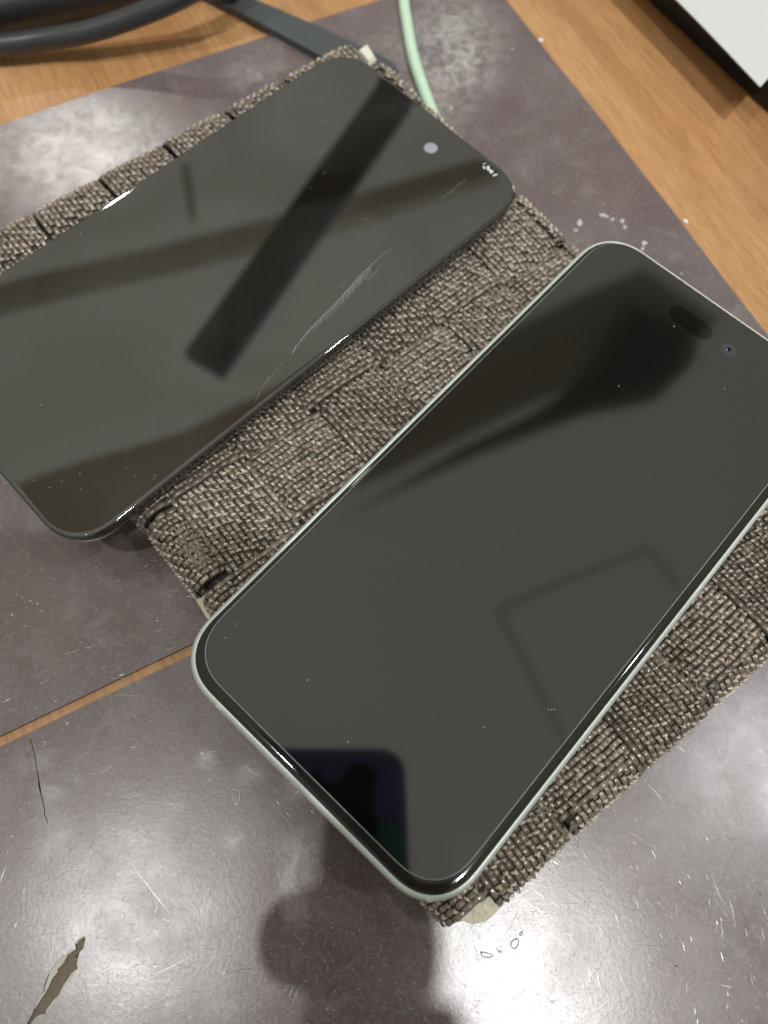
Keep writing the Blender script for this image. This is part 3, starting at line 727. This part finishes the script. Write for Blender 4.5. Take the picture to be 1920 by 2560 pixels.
for L in ([(1090, 1185), (1150, 1190)], [(140, 650), (175, 660), (170, 680)], [(80, 880), (110, 890), (150, 885)], [(140, 1050), (165, 1030)], [(445, 1380), (480, 1390)], [(1020, 1235), (1140, 1135), (1200, 1090)], [(120, 515), (150, 500)], [(1170, 1400), (1200, 1385), (1215, 1410)]):
    P = [at(760+x/2.9625, 80+y/2.9625, ZT+.012) for x, y in L]; sc.ribbon(P, .16, .35)
for q in [(300, 440), (545, 450), (1130, 335), (715, 520), (1385, 400), (1375, 430), (160, 230)]:
    P = [at(q[0]/3.606+dx, 1080+q[1]/3.606+dy, ZT+.012) for dx, dy in ((0, 0), (3, -1), (5, -4))]; sc.ribbon(P, .13, .5)
o = sc.build('screen_scratch', M['scratch'], p1, var=True); o['kind'] = 'stuff'
m_ = MB()
for i in range(34):
    g_0 = random.gauss(0, 8); q = (1222+g_0, 424+g_0*.75+random.gauss(0, 3.5)); p = at(*q, ZT); fleck(m_, p[0], p[1], random.uniform(.08, .36), z=ZT+.02+random.random()*.05, n=6)
    for j in range(12): v = m_.V[-12+j]; m_.V[-12+j] = (v[0], v[1], v[2] if v[2] > 1 else ZT-.15)
m_.build('chipped_corner', M['chip'], p1)
dm = MB()
for i in range(34):
    x, y = rng.uniform(60, 1150), rng.uniform(260, 1250); p = at(x, y, ZT)
    d = np.array([p[0]-PH1['c'][0], p[1]-PH1['c'][1]])
    if abs(d@ax1) < 33 and abs(d@ay1) < 69:
        r = random.choice([.04, .05, .06, .09]); dm.prism([(p[0]+r*math.cos(q)*1.4, p[1]+r*math.sin(q)) for q in (0, 1, 2, 3, 4, 5)], ZT+.004, ZT+.05)
o = dm.build('dust_specks', M['fleck'], p1); o['kind'] = 'stuff'

# ------------------------------------------------------------------ cables, flat strap, adapter, laptop and paper at the back
def smooth_path(P, n=8):
    P = [np.array(p, float) for p in P]; P = [2*P[0]-P[1]]+P+[2*P[-1]-P[-2]]; out = []
    for i in range(1, len(P)-2):
        for k in range(n):
            t = k/n; a, b_, c_, d = P[i-1], P[i], P[i+1], P[i+2]
            out.append(.5*((2*b_)+(-a+c_)*t+(2*a-5*b_+4*c_-d)*t*t+(-a+3*b_-3*c_+d)*t**3))
    out.append(P[-2]); return out
cb = MB(); P = [at(*q, 2.0) for q in [(1030, -140), (1013, -70), (1010, 0), (1017, 54), (1034, 145), (1062, 231), (1095, 318)]]
P = [p for p in P]; P.append(P[-1]+(P[-1]-P[-2])*.35+np.array([0, 0, 0])); 
cb.tube(smooth_path(P), 1.8, 16); tag(cb.build('charging_cable', M['mint_cable'], None, True), 'pale mint green cable running under the far side of the woven pad', 'cable')
cb = MB(); zs = [5.0, 5.4, 6.2, 8.2, 11.5, 16, 20, 24]
P = [at(x, y, z) for (x, y), z in zip([(-160, 118), (0, 112), (108, 98), (217, 80), (325, 45), (434, 0), (540, -60), (640, -140)], zs)]
cb.tube(smooth_path(P), 3.1, 18); tag(cb.build('power_cable', M['black_cable'], None, True), 'thick black cable arching over the wood at the top left', 'cable')
# adapter: rounded body with a seam, cut by the frame
ad = empty('power_adapter', 'large rounded black adapter partly out of view in the top left corner', 'adapter')
A, B = at(0, 48, 8)[:2], at(300, -8, 8)[:2]; d = (B-A)/np.linalg.norm(B-A); nn = np.array([-d[1], d[0]])
if nn @ (at(100, -400, 0)[:2]-A) < 0: nn = -nn
Cn = (A+B)/2+nn*42-d*14; ang = math.atan2(d[1], d[0])
def ad_ring(ins, z): return [(Cn[0]+x*math.cos(ang)-y*math.sin(ang), Cn[1]+x*math.sin(ang)+y*math.cos(ang), z) for x, y in rrect(150-2*ins, 84-2*ins, 34-ins if ins < 30 else 4, 10)]
V, F = loft([ad_ring(6, -.8), ad_ring(2, 1.5), ad_ring(0, 7), ad_ring(0, 13)]); mesh_obj('lower_shell', V, F, M['black_plastic'], ad, True)
V, F = loft([ad_ring(.8, 13.2), ad_ring(.4, 14), ad_ring(2, 21), ad_ring(7, 26), ad_ring(16, 29), ad_ring(26, 30)]); mesh_obj('upper_shell', V, F, M['black_plastic'], ad, True)
# slate rubber strap
st = empty('rubber_strap', 'flat slate grey rubber strap with a slot, sticking out beyond the pad corner', 'strap')
zs_ = 2.3
poly = [at(*q, zs_)[:2] for q in [(520, -64), (643, 0), (798, 66), (896, 113), (958, 141), (982, 156), (994, 172), (995, 190), (985, 203), (965, 205), (935, 196), (860, 170), (784, 130), (665, 65), (567, 13), (440, -52)]]
slot = [at(945+11*math.cos(q), 165+5.5*math.sin(q)-3*math.cos(q), zs_)[:2] for q in np.linspace(0, 2*math.pi, 12, endpoint=False)]
tri = tessellate_polygon([[Vector((p[0], p[1], 0)) for p in l] for l in (poly, slot)])
V = [(p[0], p[1], zs_) for l in (poly, slot) for p in l]; n = len(V); V += [(p[0], p[1], .15) for l in (poly, slot) for p in l]
F = []
for t in tri:
    a, c_, d = [Vector(V[i]) for i in t]; t = t if (c_-a).cross(d-a).z > 0 else (t[0], t[2], t[1]); F += [tuple(t), tuple(n+i for i in t[::-1])]
k0 = 0
for l in (poly, slot):
    m = len(l); F += [(k0+i, k0+(i+1) % m, n+k0+(i+1) % m, n+k0+i) for i in range(m)]; k0 += m
mesh_obj('band', V, F, M['strap_rubber'], st)
b = MB(); b.prism([tuple(p) for p in [at(925, 150, .3)[:2], at(965, 150, .3)[:2], at(965, 185, .3)[:2], at(925, 185, .3)[:2]]], .05, .3); b.build('slot_plate', M['hole'], st)  # black plate under the slot, darkens its opening
q0 = at(556, -22, 3); b = MB(); b.prism([(q0[0]+6*math.cos(a), q0[1]+4*math.sin(a)) for a in np.linspace(0, 6.28, 12, endpoint=False)], 1.5, 5); b.build('buckle', M['black_plastic'], st)
# black slab (closed laptop) and paper
M['rim_sheen'] = pm('laptop_rim_sheen', (.15, .165, .185), .35)  # grey colour carries the sheen of the rounded rim
lp = empty('laptop', 'closed black laptop at the top right edge with a white sheet on it', 'laptop')
A, B = at(1612, 0, -.9)[:2], at(1920, 288, -.9)[:2]; d = (B-A)/np.linalg.norm(B-A); nn = np.array([-d[1], d[0]])
if nn @ (at(1900, 0, 0)[:2]-A) < 0: nn = -nn
def lap(s, t, z): q = A+d*s+nn*t; return (q[0], q[1], z)
prof = [(1.5, -.85), (.2, -.2), (0, 2), (0, 9.5), (.4, 11.2), (1.2, 12.6), (3.6, 13.6), (8, 14.0)]
V = []; sA, sB = -230, 110
for s_ in (sA, sB):
    for t_, z_ in prof: V.append(lap(s_, t_, z_))
    V.append(lap(s_, 240, 14.0)); V.append(lap(s_, 240, -.85))
m = len(prof)+2; F = [(i, (i+1) % m, m+(i+1) % m, m+i) for i in range(m)]+[tuple(range(m))[::-1], tuple(range(m, 2*m))]
o = mesh_obj('body', V, F, [M['gloss_black'], M['rim_sheen']], lp); o.data.polygons.foreach_set('material_index', [1 if i in (4, 5, 6) else 0 for i in range(len(F))]); o.data.update()
V = [lap(sA+4, 9, 14.02), lap(sB-4, 9, 14.02), lap(sB-4, 236, 14.02), lap(sA+4, 236, 14.02)]; V += [(x, y, 14.5) for x, y, _ in V]
mesh_obj('lid', V, [(0, 1, 2, 3)[::-1], (4, 5, 6, 7), (0, 1, 5, 4), (1, 2, 6, 5), (2, 3, 7, 6), (3, 0, 4, 7)], M['black_plastic'], lp)
cz = 15.4; c0 = at(1901, 217, cz)[:2]; e1 = at(1688, 0, cz)[:2]-c0; e2 = at(1925, 186, cz)[:2]-c0; e1 /= np.linalg.norm(e1); e2 /= np.linalg.norm(e2)
e2 = np.array([-e1[1], e1[0]])*math.copysign(1, np.array([-e1[1], e1[0]])@e2)*.94+e1*(.34 if e1@e2 > 0 else -.0)
e2 /= np.linalg.norm(e2)
V = []; F = []; NX = 14
for i in range(NX+1):
    for j in range(NX+1):
        a_, b_ = 210*i/NX, 150*j/NX; q = c0+e1*a_+e2*b_; V.append((q[0], q[1], cz+.5*math.sin(a_*.05)*math.sin(b_*.06+1)))
F = [(i*(NX+1)+j, i*(NX+1)+j+1, (i+1)*(NX+1)+j+1, (i+1)*(NX+1)+j) for i in range(NX) for j in range(NX)]
k = len(V); V += [(x, y, z-.25) for x, y, z in V]; F += [tuple(i+k for i in f)[::-1] for f in F]
bd = [i*(NX+1) for i in range(NX+1)]; bd2 = list(range(NX+1))
F += [(bd[i], bd[i+1], bd[i+1]+k, bd[i]+k) for i in range(NX)]+[(bd2[i+1], bd2[i], bd2[i]+k, bd2[i+1]+k) for i in range(NX)]
tag(mesh_obj('paper_sheet', V, F, M['paper'], None, False), 'blank white paper sheet lying on the black laptop, top right', 'paper')

# ------------------------------------------------------------------ what the screens mirror: things overhead
def overhead(name, label, cat, L, zm, H, th_, mat, group=None):
    P = [mirrored(x, y, zm, H)[:2] for x, y in L]; b = MB(); b.prism([tuple(p) for p in P], H, H+th_); return tag(b.build(name, mat), label, cat, group)
bar_root = empty('overhead_bar', 'flat black bar overhead on an added post, mirrored in the scratched phone', 'bar')  # only the bar is known; post and foot are added to carry it
HB = 560
Q = [mirrored(x, y, ZT, HB)[:2] for x, y in [(463, 885), (558, 943), (1012, 268), (945, 205)]]
far = (Q[2]+Q[3])/2; dr = far-(Q[0]+Q[1])/2; dr /= np.linalg.norm(dr); wv = np.array([-dr[1], dr[0]])*27
if wv @ (Q[0]-Q[1]) < 0: wv = -wv
E_ = far+dr*260
b = MB(); b.prism([tuple(q) for q in (Q[0], Q[1], E_-wv, E_+wv)], HB, HB+14); b.build('head', M['barblack'], bar_root)
b = MB(); b.tube([(E_[0], E_[1], -.9), (E_[0], E_[1], HB+30)], 11, 14); b.build('post', M['black_plastic'], bar_root, True)
b = MB(); b.prism(disc(E_[0], E_[1], 75, 0, 0), -.88, 14); b.build('foot', M['black_plastic'], bar_root)
overhead('ceiling_beam', 'olive ceiling beam mirrored as the upper band in the scratched phone', 'beam', [(-60, 712), (400, 610), (800, 510), (1250, 378), (1262, 424), (820, 562), (420, 655), (-60, 768)], ZT, 2000, 60, M['olive'], 'ceiling beams mirrored in the phones')
overhead('ceiling_beam', 'short olive ceiling beam mirrored as a thin upright line in the scratched phone', 'beam', [(446, 400), (466, 395), (488, 545), (470, 552)], ZT, 2040, 20, M['olive'], 'ceiling beams mirrored in the phones')
overhead('ceiling_beam', 'broad olive ceiling beam mirrored at the near corner of the scratched phone', 'beam', [(-20, 1235), (200, 1165), (460, 1090), (820, 915), (900, 960), (500, 1300), (200, 1420), (-20, 1420)], ZT, 2000, 60, M['olive'], 'ceiling beams mirrored in the phones')
ZP = ZG+.76
overhead('ceiling_panel', 'dark olive ceiling panel mirrored at the far end of the mint phone', 'panel', [(1180, 870), (1320, 800), (1455, 735), (1610, 672), (1800, 800), (1600, 900), (1300, 1020), (960, 1190), (860, 1230), (1000, 1040)], ZP, 1990, 30, M['shade'])
bn = empty('overhead_cutout', 'dark cloth banner added overhead to mirror as a tapering shadow in the mint phone', 'cutout')  # invented dark cutout, two layers grade the mirrored darkness
for nm_, L_, H_, mt_ in (('silhouette', [(840, 1305), (1150, 1120), (1400, 1000), (1500, 860), (1560, 735), (1760, 800), (1735, 905), (1640, 1000), (1450, 1040), (1200, 1135), (980, 1235)], 1900, M['dusk']),
                         ('darker_core', [(1000, 1215), (1330, 1035), (1490, 930), (1580, 770), (1720, 830), (1690, 930), (1560, 985), (1350, 1060)], 1860, M['dark'])):
    b = MB(); b.prism([tuple(mirrored(x, y, ZP, H_)[:2]) for x, y in L_], H_, H_+16); b.build(nm_, mt_, bn)
overhead('ceiling_frame', 'thin grey ceiling frame mirrored as a faint corner in the mint phone', 'frame', [(1234, 1522), (1420, 1442), (1625, 1366), (1700, 1464), (1690, 1470), (1620, 1380), (1424, 1454), (1252, 1530), (1334, 1690), (1414, 1850), (1402, 1858), (1322, 1698)], ZP, 2000, 12, M['dim'])

# ------------------------------------------------------------------ the phone that takes the picture and the hand that holds it
cp = empty('camera_phone', 'dark blue phone held over the desk, mirrored in the mint phone screen', 'phone')
def cring(cx, cy, wd, ht, r, z): return [tuple(camspace(x, y, z)) for x, y in rrect(wd, ht, r, 8, cx, cy)]
V, F = loft([cring(-18.5, 64, 71, 160, 11, -9.8), cring(-18.5, 64, 71, 160, 11, -3.0), cring(-18.5, 64, 70, 159, 10.5, -2.5), cring(-18.5, 64, 68, 157, 10, -2.4)])
mesh_obj('body', V, F, M['navy'], cp)
V, F = loft([cring(-20, 6, 50, 17, 4, -2.35), cring(-20, 6, 49, 16, 4, -1.9)]); mesh_obj('camera_island', V, F, M['void'], cp)
V, F = loft([cring(-18.5, 78, 70, 131, 9, -2.38), cring(-18.5, 78, 69.5, 130.5, 8.5, -2.25)]); mesh_obj('lower_back', V, F, M['teal'], cp)
for cx_, cy_ in ((-.5, -3), (0, 13.5), (-17, -4)):
    r0 = 6.4 if cx_ > -5 else 2
    if cy_ == -3: rr_ = [[tuple(camspace(cx_+r*math.cos(q), cy_+r*math.sin(q), z)) for q in np.linspace(0, 2*math.pi, 28, endpoint=False)] for r, z in ((r0, -1.88), (r0, -.9), (r0-1, -.8), (r0-1.2, -1.5))]
    else: rr_ = [[tuple(camspace(cx_+r*math.cos(q), cy_+r*math.sin(q), z)) for q in np.linspace(0, 2*math.pi, 28, endpoint=False)] for r, z in ((r0, -1.88), (r0, -.9), (r0-1, -.8), (r0-1.2, -1.0))]
    V, F = loft(rr_); mesh_obj('camera_ring', V, F, M['void'], cp)

pers = empty('person', 'hand in a dark sleeve holding the camera phone above the mats', 'person')
def skinned(name, chains, mat, parent):
    """chains: list of lists of (x,y,z,r) in phone-holder millimetres; first point of each chain joins a given vertex"""
    V, E, Rr = [], [], []
    for ch, join in chains:
        prev = join
        for (x, y, z, r) in ch:
            V.append(tuple(camspace(x, y, z)*S)); Rr.append(r*S); i = len(V)-1
            if prev is not None: E.append((prev, i))
            prev = i
    me = bpy.data.meshes.new(name); me.from_pydata(V, E, []); o = bpy.data.objects.new(name, me); col.objects.link(o); o.parent = parent
    me.materials.append(mat)
    m = o.modifiers.new('skin', 'SKIN'); sv = me.skin_vertices[0].data if me.skin_vertices else None
    if sv is None:
        bm = bmesh.new(); bm.from_mesh(me); bm.verts.layers.skin.verify(); bm.to_mesh(me); bm.free(); sv = me.skin_vertices[0].data
    for k, r in enumerate(Rr): sv[k].radius = (r, r); sv[k].use_root = (k == 0)
    m.use_smooth_shade = True
    s = o.modifiers.new('sub', 'SUBSURF'); s.levels = 2; s.render_levels = 2
    return o
palm = [(46, 196, -42, 21), (40, 150, -24, 20), (36, 118, -12, 18), (34, 90, -8, 17), (33, 62, -7, 15), (32, 44, -7, 12)]
chains = [(palm, None),
          ([(22, 46, 4, 9.5), (0, 52, 9, 9), (-26, 55, 9, 9), (-48, 55, 4, 9.4), (-63, 54, -4, 9.6)], 5),
          ([(22, 70, 6, 10), (0, 74, 10, 9.4), (-24, 76, 9, 8.8), (-40, 76, 6, 8)], 4),
          ([(22, 92, 6, 9.6), (2, 96, 10, 9), (-20, 97, 9, 8.4), (-34, 96, 6, 7.6)], 3),
          ([(22, 112, 4, 8.6), (6, 115, 9, 8), (-12, 116, 9, 7.4), (-22, 115, 7, 6.6)], 3),
          ([(32, 96, -22, 11), (24, 76, -24, 10), (14, 60, -21, 9), (4, 52, -20, 8)], 2)]
skinned('hand', chains, M['skin'], pers)
skinned('sleeve', [([(45, 186, -38, 29), (48, 240, -60, 34), (52, 320, -100, 40), (60, 430, -160, 46)], None)], M['sleeve'], pers)
